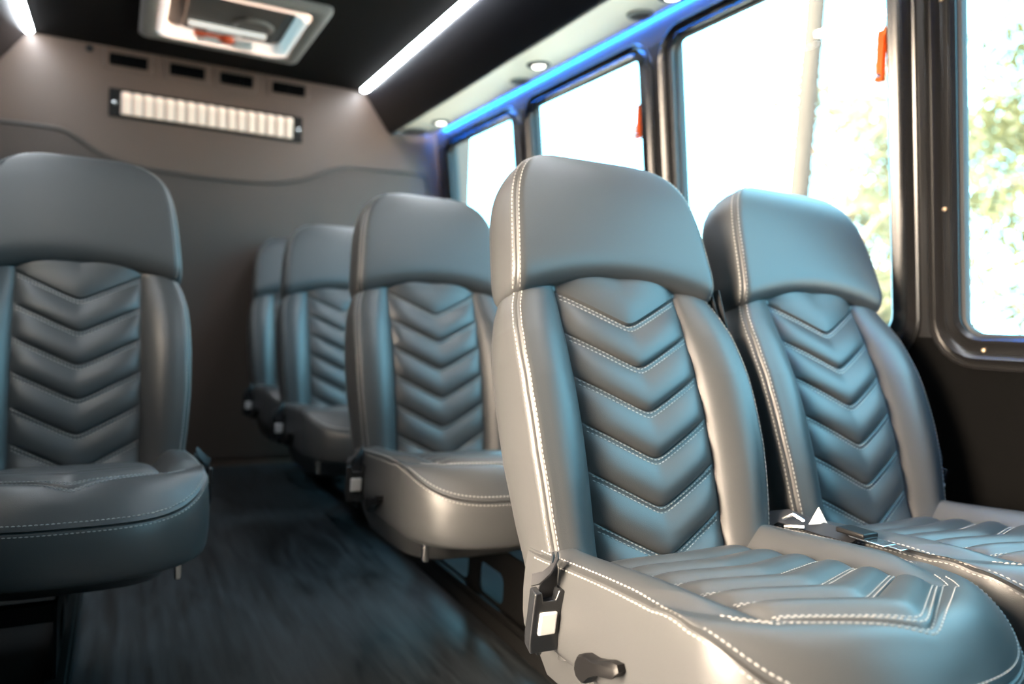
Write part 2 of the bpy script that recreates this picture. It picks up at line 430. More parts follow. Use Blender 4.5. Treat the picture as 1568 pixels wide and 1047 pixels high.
CW = .240; PC = .155; YB = -.035
def yfront(x): return .360 + .165 * max(1 - (abs(x) / CW) ** 2.6, 0) ** .5
def zseam(y): return .438 + .022 * math.sin(PI / 2 * min(max(y / .34, 0), 1)) - .052 * float(sstep((y - .36) / .16))
SEAMS = [.475, .400, .330, .255, .180, .105, .03]
def yV(x):
    a = abs(x)
    if a < PC: a = PC * (math.sqrt(a * a + 1e-4) - .01) / (math.sqrt(PC * PC + 1e-4) - .01)
    if a <= PC: return .475 - .085 * a / PC
    t = (a - PC) / (CW - PC); return .397 - .115 * t ** 1.3
def make_cushion():
    xp = np.linspace(-PC, PC, 55); tb = 1 - (1 - np.linspace(0, 1, 22)[1:]) ** 2.2
    xs = list(-(PC + (CW - PC) * tb))[::-1] + list(xp) + list(PC + (CW - PC) * tb)
    nb = len(tb)
    qs = [0, .015, .04, .07, .12, .17, .22, .30, .40, .52, .64, .75, .85, .92, .97]
    rr = [(.475 - .030, 0)]
    rows = []      # (kind, value): r param measured at the centre, back to front
    edges = SEAMS[::-1]                         # .03 ... .475
    rl = [YB, -.015, .0, .015]
    info = [None] * 4
    for k in range(len(edges) - 1):
        P = edges[k + 1] - edges[k]
        for q in qs[::-1]:
            rl.append(edges[k + 1] - q * P if False else edges[k] + (1 - q) * P if q > 0 else edges[k + 1]); info.append((k, q))
    # r sorted ascending
    order = np.argsort(rl); rl = [rl[i] for i in order]; info = [info[i] for i in order]
    # boundary for the distance field
    B = [(-CW, y) for y in np.linspace(-.3, .360, 60)] + [(x, yfront(x)) for x in (-CW * np.cos(np.linspace(0, PI, 400)))] + [(CW, y) for y in np.linspace(.360, -.3, 60)]
    B = np.array(B)
    def H(x, y, pq=None):
        a = abs(x)
        z = .405 + .150 * min(max(y, 0), .47) + .006 * math.sin(PI * min(max(y / .47, 0), 1))
        if a > PC - .02:
            t = min(max((a - PC) / (CW - PC), 0), 1)
            zb_ = .450 + .022 * float(sstep(y / .3))
            bz = max(zb_ - z, 0) * math.sin(PI / 2 * min(t / .55, 1)) ** 1.2 * float(1 - sstep((y - (yV(x) - .06)) / .09))
            z += bz
        else: t = 0
        if pq is not None and a <= PC:
            q = pq
            if q < .18: h = .003 * math.sin(PI / 2 * min(q / .04, 1))
            elif q < .6: h = .003 + .012 * math.sin(PI / 2 * (q - .18) / .42)
            else: h = .015 * math.sqrt(max(0, 1 - ((q - .6) / .4) ** 2.2))
            z += h * (1 - (a / PC) ** 10)
        if y < yV(x) - .002: z -= .005 * math.exp(-((a - PC) / .006) ** 2)
        ab = B[1:] - B[:-1]; tt = np.clip(((x - B[:-1, 0]) * ab[:, 0] + (y - B[:-1, 1]) * ab[:, 1]) / np.maximum((ab ** 2).sum(1), 1e-12), 0, 1)
        q_ = B[:-1] + ab * tt[:, None]; d = np.hypot(q_[:, 0] - x, q_[:, 1] - y); i = int(np.argmin(d)); e = float(d[i])
        if e < 2e-5: e = 0.
        by = float(q_[i, 1]); zb = zseam(by); R = .045 + .040 * float(sstep((by - .36) / .14))
        k = min(e / R, 1); k = 1 - (1 - k) ** 2.3
        return zb + (z - zb) * k
    V = []
    for r, inf in zip(rl, info):
        row = []
        for x in xs:
            f = (r - YB) / (.475 - YB)
            y = YB + (yV(x) - YB) * f
            # chevron keeps its depth towards the back
            row.append((x, -y, H(x, y, inf[1] if inf else (0.3 if r < .03 else None))))
        V.append(row)
    # front roll
    for q in [.03, .07, .12, .18, .25, .33, .42, .51, .60, .69, .77, .84, .90, .95, .98, 1.]:
        row = []
        for x in xs:
            y = yV(x) + (yfront(x) - yV(x)) * q
            z = H(x, y) + .004 * math.sin(PI * min(q * 1.2, 1)) * (1 if q < .84 else 0) - .004 * math.exp(-(q / .03) ** 2) * (1 if abs(x) < PC else 0)
            row.append((x, -y, z))
        V.append(row)
    mb = MB(); mb.grid(V)
    # side and front panel below the seam
    nr = len(V)
    loop = [V[i][0] for i in range(nr)] + [V[-1][j] for j in range(1, len(xs))] + [V[i][-1] for i in range(nr - 2, -1, -1)]
    L = np.array(loop); seg = np.r_[True, np.linalg.norm(np.diff(L, axis=0), axis=1) > 1e-5]; L = L[seg]
    T = np.gradient(L, axis=0); T[:, 2] = 0; T /= np.linalg.norm(T, axis=1, keepdims=True) + 1e-9
    NO = np.stack([T[:, 1], -T[:, 0], 0 * T[:, 0]], 1)
    cen = np.array((0, -.2, 0))
    for i in range(len(NO)):
        if np.dot(NO[i], L[i] - cen) < 0 and abs(L[i][1]) > .0: NO[i] = -NO[i]
    prow = []
    zb = .300
    for o, kind, dz in [(0, 's', 0), (-.0055, 's', -.0025), (.001, 's', -.0055), (.0025, 's', -.009), (.006, 'm', .2), (.008, 'm', .45), (.007, 'm', .7), (.004, 'm', .88), (-.001, 'm', .96), (-.010, 'm', 1.), (-.03, 'm', 1.01)]:
        P = L + NO * o
        if kind == 's': P[:, 2] = L[:, 2] + dz
        else: P[:, 2] = L[:, 2] - .009 + (zb - (L[:, 2] - .009)) * dz
        prow.append([tuple(p) for p in P])
    mb.grid(prow)
    bot = prow[-1]; mb.add(bot, [tuple(range(len(bot)))])
    me = mb.mesh('cushion', M['leather'])
    sts = []
    def done(): sts.append(st.mesh('stitching', M['thread']))
    A = np.array(V); N = grid_normals(V)
    for k in range(len(edges) - 1):
        st = MB()
        for q in (.07, .17):
            i = [n for n, t in enumerate(info) if t == (k, q)][0]
            js = range(nb + 1, nb + 54)
            stitches(st, [A[i, j] for j in js], [N[i, j] if N[i, j][2] > 0 else -N[i, j] for j in js])
        done()
    st = MB()
    i0 = [n for n in range(len(rl))][-1]
    for row in (i0 + 1, i0 + 4):                  # the double line across the front roll
        js = range(nb - 6, nb + 61)
        stitches(st, [A[row, j] for j in js], [N[row, j] if N[row, j][2] > 0 else -N[row, j] for j in js])
    done(); st = MB()
    # top line of the rim seam
    P = []; NN = []
    keep = [i for i in range(len(L)) if L[i][1] < .02]
    for i in keep[::1]:
        p = L[i] - NO[i] * .0045; z = H(p[0], -p[1]); P.append((p[0], p[1], z)); n = NO[i] * .5 + np.array((0, 0, 1)); NN.append(n / np.linalg.norm(n))
    stitches(st, P, NN, .0056, .0028, .0019, .0016)
    P = [np.array(prow[3][i]) for i in keep]; NN = [NO[i] for i in keep]
    stitches(st, P, NN, .0056, .0028, .0019, .0014)
    done()
    return me, sts

ME = {}
ME['back'], ME['back_st'] = make_back()
ME['head'], ME['head_st'] = make_head(.762)
ME['head_low'], ME['head_low_st'] = make_head(.742)
ME['cush'], ME['cush_st'] = make_cushion()

def make_seat(side=-1, rec=19, hd='head', lever=True, buckle=True, bpos=(-.065, .362)):
    """one seat facing -Y, origin on the floor under the hinge; side = where its lever and buckle hang"""
    t = empty('bus_seat')
    b = link('backrest', ME['back'], t, (0, 0, PIV), (-math.radians(rec), 0, 0))
    h = link('headrest', ME[hd], t, (0, 0, PIV), (-math.radians(rec), 0, 0))
    c = link('cushion', ME['cush'], t)
    for p_, k_ in ((b, 'back_st'), (h, hd + '_st'), (c, 'cush_st')):
        for m_ in ME[k_]: link('stitching', m_, p_)
    # lower shroud under the cushion, tucked in
    rows = []
    for z, k, yo in ((.33, .0, 0), (.295, .0, 0), (.25, .015, .02), (.215, .03, .05), (.21, .05, .07)):
        row = []
        for u in np.linspace(0, 1, 40):
            a = PI * u; x = -math.cos(a); x = math.copysign(abs(x) ** .45, x)
            row.append((x * (.218 - k), -(.05 + (.30 - yo) * math.sin(a) ** .6), z))
        row += [(.218 - k, .05, z), (-.218 + k, .05, z)]
        rows.append(row)
    MB().grid(rows, True, True, True).build('shroud', M['leather'], t)
    # recline lever
    if lever:
        s = side; X = s * (CW + .008); lv = MB()
        prof = []
        pts = [(.146, .333), (.145, .322), (.150, .313), (.160, .310), (.170, .313), (.181, .325), (.197, .337), (.222, .346), (.238, .352), (.243, .360), (.239, .368), (.222, .366), (.202, .358), (.185, .353), (.166, .352), (.152, .346)]
        a = [(X, -y, z) for y, z in pts]; bb = [(X + s * .016, -(.18 + (y - .18) * .95), .333 + (z - .333) * .82) for y, z in pts]
        m_ = [(X + s * .012, -y, z) for y, z in pts]
        lv.grid([a, m_, bb], True, True, True)
        o = lv.build('recline_lever', M['black'], t)
        MB().lathe([(.008, 0), (.008, .002), (.005, .003), (.0, .003)], 16, 'x', (X + s * .0155, -.162, .331)).build('lever_boss', M['gloss'], o)
    if buckle:
        s = side; bx = s * .267; by = bpos[0]
        bd = empty('belt_buckle'); bd.parent = t; bd.location = (bx, by, bpos[1]); bd.rotation_euler = (math.radians(10), 0, math.radians(4 * s))
        k = MB()
        # wedge body with two horns at the top
        pr = [(-.022, -.046), (.022, -.046), (.025, -.030), (.025, .050), (.014, .052), (.010, .036), (-.010, .036), (-.014, .052), (-.025, .050), (-.025, -.030)]
        k.prism(pr, [(x, -.012, z) for x, z in pr], [(x * .92, .012, z * .96) for x, z in pr])
        k.build('buckle_body', M['bucklep'], bd, bevel=.0025)
        MB().box((-.014, -.0160, -.016), (.014, -.010, .020)).build('press_button', M['button'], bd, bevel=.003)
        # webbing folded from the buckle up and back to the hinge
        MB().ribbon([(0, .002, .030), (.002, .004, .052), (.008 * -s, .010, .070), (.012 * -s, .02, .085)], [(.026, 0, 0), (.030, .002, 0), (.026, .012, .004), (.012, .02, .012)], .0025).build('strap', M['webbing'], bd)
        MB().ribbon([(-.02 * -s, .014, .058), (-.010 * -s, .004, .066), (.004 * -s, .0, .082), (.014 * -s, .006, .098)], [(.006, .012, .012), (.010, .012, .012), (.010, .014, .008), (.006, .016, .002)], .0025).build('strap', M['webbing'], bd)
        MB().tube([(-.006, .0, -.044), (.004 * -s, .012, -.062), (.016 * -s, .03, -.075), (.03 * -s, .06, -.075)], .004, 8).build('cable', M['black'], bd)
    # chrome mounting bracket under the front corner
    for sx in (-1, 1):
        MB().box((sx * .190 - .007, -.385, .245), (sx * .190 + .007, -.370, .306)).build('bracket', M['chrome'], t, bevel=.003)
    return t

def pedestal(label, X0, X1, y0, y1, hole_side):
    """black steel box frame with rounded cut-outs that carries a seat row"""
    t = empty('seat_pedestal', ((X0 + X1) / 2, (y0 + y1) / 2, 0)); tag(t, label, 'seat base', 'steel seat bases')
    cx, cy = t.location.x, t.location.y
    def plate(X):
        bm = bmesh.new()
        def loop(pts):
            vs = [bm.verts.new((X - cx, p[0] - cy, p[1])) for p in pts]
            return [bm.edges.new((vs[i], vs[(i + 1) % len(vs)])) for i in range(len(vs))]
        def rr(a, b, c, d, r):
            P = []
            for (px, pz, a0) in ((b - r, d - r, 0), (a + r, d - r, 90), (a + r, c + r, 180), (b - r, c + r, 270)):
                for k in range(5):
                    an = math.radians(a0 + 22.5 * k); P.append((px + r * math.cos(an), pz + r * math.sin(an)))
            return P
        E = loop(rr(y0, y1, .041, .208, .01)); w = (y1 - y0)
        E += loop(rr(y0 + .20 * w, y0 + .40 * w, .065, .145, .025)); E += loop(rr(y0 + .50 * w, y0 + .82 * w, .065, .145, .025))
        bmesh.ops.triangle_fill(bm, use_beauty=True, use_dissolve=False, edges=E)
        me = bpy.data.meshes.new('side_plate'); bm.to_mesh(me); bm.free(); me.materials.append(M['steel'])
        o = bpy.data.objects.new('side_plate', me); C.objects.link(o); o.parent = t
        m = o.modifiers.new('thick', 'SOLIDIFY'); m.thickness = .006; m.offset = 0
    plate(X0); plate(X1)
    for y in (y0 + .02, y1 - .02):
        MB().box((X0 - cx, y - .015 - cy, .17), (X1 - cx, y + .015 - cy, .206)).build('cross_bar', M['steel'], t, bevel=.003)
    for X in (X0, X1):
        MB().box((X - .02 - cx, y0 - .05 - cy, .040), (X + .02 - cx, y1 + .05 - cy, .058)).build('floor_rail', M['steel'], t, bevel=.003)
    return t

AX, BX, LX = .831, 1.366, -.079
G = 'grey leather bus seats with chevron quilting'
def put(seat, x, y, label, yaw=0):
    seat.location = (x, y, 0); seat.rotation_euler = (0, 0, math.radians(yaw)); tag(seat, label, 'seat', G); return seat
sA = put(make_seat(-1, 21.6, 'head_low'), AX, 1.0, 'big grey leather seat nearest the camera, on the aisle, with chevron quilted back', -.4)
sB = put(make_seat(1, 21.7, 'head_low', bpos=(.03, .455)), BX, 1.006, 'grey leather seat against the dark side wall, under the big side window', 1.)
sC = put(make_seat(-1, 16), .8195, 1.955, 'grey leather aisle seat in the second row, seen just left of the nearest seat')
sL = put(make_seat(1, 14.5), LX, 2.025, 'grey leather seat alone at the left edge, across the aisle', 1.5)
sD = put(copy_tree(sC), .812, 2.955, 'grey leather seat in the third row, partly hidden behind second row seat')
sE = put(copy_tree(sC), .81, 3.68, 'rearmost grey leather seat, a dark sliver against the rear wall')

# shoulder belt and guide on the near seat's wall side
g = MB().lathe([(.0, -.02), (.014, -.02), (.020, -.012), (.020, .012), (.014, .02), (.0, .02)], 20, 'y').build('belt_guide', M['black'], sA, loc=(.250, .112, .665), rot=(math.radians(10), 0, math.radians(25)))
MB().ribbon([(.240, .165, .875), (.244, .140, .80), (.250, .120, .73), (.250, .105, .68)], (.004, .030, .0), .002).build('shoulder_strap', M['webbing'], sA)
MB().ribbon([(.226, .172, .875), (.236, .150, .80), (.244, .125, .72), (.246, .105, .68)], (.004, .030, .0), .002).build('shoulder_strap', M['webbing'], sA)

pedestal('black steel seat base under the two nearest seats', .892, 1.40, .62, 1.10, 0)
pedestal('black steel seat base with rounded cutouts under the second row seat', .892, 1.40, 1.54, 2.26, 0)
pedestal('black steel seat base under the third row seat', .892, 1.40, 2.62, 3.10, 0)
pedestal('black steel seat base under the rearmost seat', .892, 1.40, 3.36, 3.84, 0)
pedestal('black steel seat base under the left edge seat', -.62, -.095, 1.70, 2.22, 0)

# lap belt lying between the two nearest seats
t = empty('lap_belt', (1.100, .92, .452)); tag(t, 'black lap belt with metal tongue lying in the gap between the two nearest seats', 'seat belt')
MB().ribbon([(-.01, .10, -.015), (-.004, .06, .006), (.0, .02, .004), (.004, -.03, .002), (.008, -.09, .004)], [(.006, 0, .04), (.03, .004, .02), (.034, 0, .014), (.034, 0, .012), (.034, 0, .012)], .003).build('webbing', M['webbing'], t)
k = MB(); k.box((-.012, -.15, .008), (.022, -.085, .011)); k.box((-.004, -.175, .008), (.014, -.15, .011)); k.build('metal_tongue', M['chrome'], t, bevel=.001)
MB().box((-.014, -.115, .0105), (.024, -.06, .020)).build('tongue_grip', M['black'], t, bevel=.003)
MB().tube([(-.022, .045, .006), (-.016, .028, .018), (-.010, .008, .010)], .0035, 8).build('metal_loop', M['chrome'], t)
MB().tube([(-.030, .032, -.004), (-.024, .014, .0), (-.018, .0, .002)], .0035, 8).build('metal_loop', M['chrome'], t)
MB().add([(-.012, -.005, .008), (.026, -.012, .008), (.012, -.004, .036), (-.012, -.0035, .008), (.026, -.0105, .008), (.012, -.0025, .036)], [(0, 1, 2), (5, 4, 3), (0, 3, 4, 1), (1, 4, 5, 2), (2, 5, 3, 0)]).build('care_tag', M['tag'], t, smooth=False)

# ------------------------------------------------------------------ the bus shell
RY = 4.032; CZ = 2.0; YF = -1.7; CXM = .39
SL = .115
def XW(z): return 1.70 - SL * (z - .82)
HZ0, HZ1 = 1.752, 1.825      # header between window tops and the light soffit
SILL = .797
def mir(P): return [(2 * CXM - p[0], p[1], p[2]) for p in P]

struct(MB().box((-1.0, YF, -.06), (1.80, RY + .1, 0)).build('floor', M['floor'], smooth=False))
# low black plinths along both sides that carry the seat bases
struct(MB().box((.868, YF, 0), (1.775, RY, .04)).build('trim_plinth_right', M['plinth'], smooth=False))
struct(MB().box((-.99, 1.20, 0), (-.070, RY, .04)).build('trim_plinth_left', M['plinth'], smooth=False))
# ceiling with the opening of the roof hatch
hx0, hx1, hy0, hy1 = .094, .694, 3.035, 3.67
mb = MB()
for (a, b, c, d) in ((-.44, hx0, YF, RY), (hx1, 1.22, YF, RY), (hx0, hx1, YF, hy0), (hx0, hx1, hy1, RY)):
    mb.box((a, c, CZ), (b, d, CZ + .03))
struct(mb.build('ceiling', M['headliner'], smooth=False))

# rear wall: flat upper board, raised lower panel, dark piping between
struct(MB().box((-1.0, RY, 0), (1.80, RY + .06, 2.10)).build('wall_rear', M['rear'], smooth=False))
seam = [(-.95, 1.580), (-.60, 1.583), (-.42, 1.588), (-.33, 1.589), (-.24, 1.584), (-.17, 1.550), (-.10, 1.502), (-.02, 1.472), (.10, 1.452), (.25, 1.444), (.45, 1.439), (.62, 1.445), (.74, 1.460), (.86, 1.492), (.96, 1.540), (1.04, 1.573), (1.12, 1.584), (1.3, 1.590), (1.48, 1.594), (1.525, 1.582), (1.538, 1.54), (1.545, 1.47), (1.555, 1.2), (1.565, .06)]
sp = [(x, z) for x, z in seam]
poly = sp + [(-.95, .02)]
n = len(poly)
o = MB().prism(poly, [(x, RY - .010, z) for x, z in poly], [(x, RY + .001, z) for x, z in poly]).build('trim_1', M['rear2'], smooth=False); struct(o)
def smooth_path(P, n=6):
    out = []
    for i in range(len(P) - 1):
        p0 = P[max(i - 1, 0)]; p1 = P[i]; p2 = P[i + 1]; p3 = P[min(i + 2, len(P) - 1)]
        for k in range(n):
            t = k / n
            out.append(tuple(.5 * ((2 * p1[j]) + (-p0[j] + p2[j]) * t + (2 * p0[j] - 5 * p1[j] + 4 * p2[j] - p3[j]) * t * t + (-p0[j] + 3 * p1[j] - 3 * p2[j] + p3[j]) * t ** 3) for j in range(len(p1))))
    return out + [P[-1]]
path = smooth_path([(x, RY - .008, z) for x, z in seam], 4)
struct(MB().tube(path, .009, 8).build('trim_2', M['piping']))

# side bulkheads (ducts) between ceiling and the light soffit, with the soffits
bk = [(1.160, 2.002), (1.168, 1.985), (1.300, 1.805), (1.312, 1.796), (1.324, 1.796), (1.330, 1.808), (1.345, 2.05)]
for sgn, nm in ((1, 'right'), (-1, 'left')):
    P = bk if sgn == 1 else [(2 * CXM - x, z) for x, z in bk]
    mb = MB().prism(P, [(x, YF, z) for x, z in P], [(x, RY, z) for x, z in P])
    struct(mb.build('trim_bulkhead_' + nm, M['bulk']))
    S = [(1.324, 1.802), (XW(HZ1) - .052, HZ1 - .006), (XW(HZ1) - .046, HZ1 - .004), (XW(HZ1) - .044, HZ1 + .004), (XW(HZ1) - .052, HZ1 + .006), (1.324, 1.815)]
    if sgn == -1: S = [(2 * CXM - x, z) for x, z in S]
    mb = MB().prism(S, [(x, YF, z) for x, z in S], [(x, RY - .04, z) for x, z in S])
    struct(mb.build('trim_soffit_' + nm, M['soffit'], smooth=False))

# side walls
WINS = [(3.104, 3.861), (2.155, 2.937), (1.203, 1.988), (.25, 1.047)]        # right side, back to front (clear openings)
WINS_R = WINS + [(-.75, .09)]
def wall(mirror, openings, name, doors=()):
    tr = mir if mirror else (lambda P: P)
    T = .05
    def slab(mb, y0, y1, z0, z1):
        P = []
        for z in (z0, z1):
            P += [(XW(z), y0, z), (XW(z) + T, y0, z), (XW(z) + T, y1, z), (XW(z), y1, z)]
        mb.hexa(tr(P))
    low = MB(); ys = sorted(openings, key=lambda a: a[0])
    cur = YF
    for d0, d1 in sorted(doors):
        slab(low, cur, d0, 0, SILL); cur = d1
    slab(low, cur, RY, 0, SILL)
    struct(low.build('wall_' + name, M['carpet'], smooth=False))
    pl = MB(); cur = YF
    for a, b in ys + list(doors):
        pass
    allop = sorted(list(ys) + list(doors), key=lambda a: a[0])
    for a, b in allop:
        if a > cur: slab(pl, cur, a, SILL, HZ0)
        cur = b
    slab(pl, cur, RY, SILL, HZ0)
    struct(pl.build('trim_pillars_' + name, M['pillar'], smooth=False))
    hd = MB(); slab(hd, YF, RY, HZ0, 2.05)
    struct(hd.build('trim_header_' + name, M['header'], smooth=False))

wall(False, WINS_R, 'right')
DOOR = (.46, 1.13)
WINS_L = []
wall(True, WINS_L, 'left', [DOOR])

def rrect(a, b, c, d, r, n=7):
    P = []
    for (px, pz, a0) in ((b - r, d - r, 0), (a + r, d - r, 90), (a + r, c + r, 180), (b - r, c + r, 270)):
        for k in range(n):
            an = math.radians(a0 + 90 * k / (n - 1)); P.append((px + r * math.cos(an), pz + r * math.sin(an)))
    return P
def window(num, y0, y1, mirror=False, r=.055, mscale=1.0, screws=True):
    """black moulded frame with ribs round a pane, lying in the tilted wall plane"""
    t = empty('window_%d' % num, ((2 * CXM - XW(1.3)) if mirror else XW(1.3), (y0 + y1) / 2, 1.3)); struct(t)
    z0, z1 = SILL, HZ0 - .005
    prof = [(-.004, -.030), (-.006, .004), (.002, .012), (.010, .010), (.018, .004), (.030, .003), (.036, .010), (.043, .016), (.050, .010), (.056, .003), (.062, .008), (.067, .006), (.070, -.004)]
    loops = []
    for off, h in prof:
        o = off * mscale
        L = rrect(y0 - o, y1 + o, z0 - o, z1 + o * .55, max(r + o * .8, .01))
        P = [(XW(z) - h, y, z) for y, z in L]
        if mirror: P = mir(P)
        loops.append([Vector(p) - t.location for p in P])
    f = MB().grid(loops, True).build('window_frame', M['framep'], t)
    # rubber gasket against the pane
    loops = []
    for off, h in [(.004, -.010), (-.004, -.006), (-.012, -.010), (-.013, -.022), (.004, -.026)]:
        L = rrect(y0 - off, y1 + off, z0 - off, z1 + off, max(r + off, .01)); P = [(XW(z) - h, y, z) for y, z in L]
        if mirror: P = mir(P)
        loops.append([Vector(p) - t.location for p in P])
    MB().grid(loops, True).build('gasket', M['rubber'], t)
    L = rrect(y0, y1, z0, z1, r)
    P = [(XW(z) + .018, y, z) for y, z in L]; Q = [(XW(z) + .022, y, z) for y, z in L]
    if mirror: P, Q = mir(P), mir(Q)
    MB().prism(L, [Vector(p) - t.location for p in P], [Vector(p) - t.location for p in Q]).build('pane', M['glass'], t, smooth=False)
    if screws:
        for (y, z) in ((y1 + .024, 1.09), (y1 - .06, z0 - .024), (y1 + .024, 1.55)):
            x = XW(z); MB().lathe([(0, .004), (.004, .003), (.005, 0)], 12, 'x').build('screw', M['brass'], t, loc=Vector((x - .005, y, z)) - t.location, rot=(0, math.radians(180), 0))
    return t
for i, (a, b) in enumerate(WINS_R): window(i + 1, a, b, screws=(i == 3))
for i, (a, b) in enumerate(WINS_L): window(i + 6, a, b, True, screws=False)

# unseen partition added to keep door light off the left seat and aisle
struct(MB().box((-.98, 1.150, 0), (-.170, 1.175, 1.28)).build('wall_added_shade', M['carpet'], bevel=.006))
# front end: closed partition to the cab
mb = MB(); mb.box((-1.0, YF - .05, 0), (1.80, YF, 2.1))
struct(mb.build('wall_front', M['carpet'], smooth=False))

# blue accent light tucked under the soffit edge (right side), one run above each window
t = empty('accent_light', (XW(HZ1) - .040, 1.6, 1.845)); tag(t, 'blue accent light running above the side windows', 'accent light')
MB().tube([(0, -2.4, 0), (0, 2.4, 0)], .005, 8).build('light_tube', M['bluelight'], t)

# ------------------------------------------------------------------ fittings
def led(name, x, y0, y1, label):
    t = empty(name, (x, (y0 + y1) / 2, CZ)); tag(t, label, 'light', 'ceiling light strips')
    L = (y1 - y0) / 2
    rows = []
    for y, k in ((-L, .4), (-L + .006, .85), (-L + .016, 1), (L - .016, 1), (L - .006, .85), (L, .4)):
        rows.append([(.019 * k * math.cos(a), y, -.004 - .013 * k * math.sin(a)) for a in np.linspace(0, PI, 12)] + [(-.019 * k, y, -.002), (.019 * k, y, -.002)])
    MB().grid(rows, True, True, True).build('diffuser', M['led'], t)
    MB().box((-.024, -L - .004, -.005), (.024, L + .004, 0)).build('housing', M['black'], t, bevel=.002)
    return t
led('light_strip', 1.144, .2, 3.99, 'long white light strip along the ceiling, right of the roof hatch')
led('light_strip', -.372, .2, 4.01, 'white light strip in the top left corner of the ceiling')

# reading lights and their dark grilles in the soffit
def soff_z(x): return 1.802 + (HZ1 - .006 - 1.802) * (x - 1.324) / (XW(HZ1) - .052 - 1.324)
def spot(x, y, label):
    z = soff_z(x) + .001; t = empty('reading_light', (x, y, z)); tag(t, label, 'light', 'round reading lights'); t.rotation_euler = (0, -math.atan2(HZ1 - 1.808, .21), 0)
    MB().lathe([(.0, .0), (.048, .0), (.048, -.004), (.042, -.009), (.030, -.010), (.027, -.006), (.0, -.006)], 28).build('bezel', M['hatchdark'], t)
    MB().lathe([(.0, -.004), (.026, -.005), (.024, -.012), (.014, -.016), (.0, -.017)], 24).build('lens', M['spot'], t)
for x, y, lb in ((1.470, 3.68, 'round reading light in the white soffit nearest the rear wall'), (1.455, 2.63, 'round reading light in the white soffit above the second window'), (1.49, 1.86, 'round reading light at the top edge of the photo, above the big window')):
    spot(x, y, lb)
def speaker(x, y, label):
    z = soff_z(x); t = empty('speaker', (x, y, z)); tag(t, label, 'speaker'); t.rotation_euler = (0, -math.atan2(HZ1 - 1.808, .21), 0)
    MB().lathe([(.0, .0), (.075, .0), (.075, -.006), (.066, -.012), (.060, -.010), (.0, -.008)], 30).build('rim', M['hatchgrey'], t)
    g_ = MB(); 
    for k in range(6): g_.lathe([(.012 + .009 * k, -.008), (.012 + .009 * k, -.013), (.016 + .009 * k, -.013), (.016 + .009 * k, -.008)], 24)
    g_.build('grille', M['hatchdark'], t)
speaker(1.42, 3.93, 'round grey speaker in the soffit corner by the rear wall')
def air_vent(x, y, label):
    z = soff_z(x); t = empty('soffit_vent', (x, y, z)); tag(t, label, 'vent'); t.rotation_euler = (0, -math.atan2(HZ1 - 1.808, .21), 0)
    MB().lathe([(.0, .0), (.045, .0), (.043, -.006), (.034, -.009), (.028, -.004), (.0, -.003)], 26).build('vent_ring', M['hatchgrey'], t)
    g_ = MB()
    for k in range(-2, 3): g_.box((-.03, k * .011 - .002, -.008), (.03, k * .011 + .002, -.002))
    g_.build('louvre', M['hatchdark'], t)
air_vent(1.495, 2.86, 'small round air outlet in the soffit behind the middle reading light')
air_vent(1.495, 2.03, 'small round air outlet in the soffit above the pillar beside the big window')

# four vents on the rear wall
vx = [(-.064, .110), (.194, .362), (.421, .587), (.672, .848)]
vl = ['leftmost', 'second from left', 'third from left', 'rightmost']
for (a, b), w in zip(vx, vl):
    t = empty('wall_vent', ((a + b) / 2, RY, 1.945)); tag(t, 'black louvred vent high on the rear wall, %s of the four' % w, 'vent', 'rear wall vents')
    hw = (b - a) / 2; hh = .033
    fr = []
    for o, h in ((.016, 0), (.014, -.007), (.006, -.009), (-.004, -.007), (-.006, -.001)):
        fr.append([(x, h, z) for x, z in rrect(-hw - o, hw + o, -hh - o, hh + o, .012, 5)])
    MB().grid(fr, True).build('vent_frame', M['rear'], t)
    MB().box((-hw, -.002, -hh), (hw, 0, hh)).build('backing', M['vent'], t)
    g_ = MB()
    for k in range(9): x = -hw + (k + .5) * 2 * hw / 9; g_.add([(x - .004, -.003, -hh), (x + .003, -.008, -hh), (x + .0045, -.007, -hh), (x - .0025, -.002, -hh), (x - .004, -.003, hh), (x + .003, -.008, hh), (x + .0045, -.007, hh), (x - .0025, -.002, hh)], [(3, 2, 1, 0), (4, 5, 6, 7), (0, 1, 5, 4), (1, 2, 6, 5), (2, 3, 7, 6), (3, 0, 4, 7)])
    g_.build('louvre', M['vent'], t, smooth=False)

# ribbed lamp on the rear wall
t = empty('dome_lamp', (.390, RY, 1.744)); tag(t, 'long ribbed lamp glowing warm on the rear wall below the vents', 'lamp')
MB().box((-.445, -.012, -.066), (.445, 0, .066)).build('lamp_housing', M['lampbase'], t, bevel=.004)
rows = []
NX = 17 * 8
for i in range(NX + 1):
    u = i / NX; x = -.395 + .79 * u; rib = abs(math.sin(PI * 17 * u)) ** .6
    d = -.016 - .014 * rib
    rows.append([(x, -.012, -.052), (x, d * .9, -.050), (x, d, -.044), (x, d, .020), (x, d - .004, .028), (x, d - .004, .046), (x, d * .9, .051), (x, -.012, .052)])
MB().grid(rows, True, True, True).build('lens', M['lens'], t)
for sx in (-1, 1):
    MB().lathe([(0, -.016), (.008, -.015), (.011, -.012), (.011, -.010)], 14, 'y').build('screw', M['chrome'], t, loc=(sx * .421, 0, 0))

tag(MB().lathe([(.0, -.008), (.012, -.007), (.016, -.003), (.017, 0)], 16, 'y').build('panel_button', M['black'], loc=(-.138, RY, 1.975)), 'small dark trim button at the top of the rear wall, left of the vents', 'button')

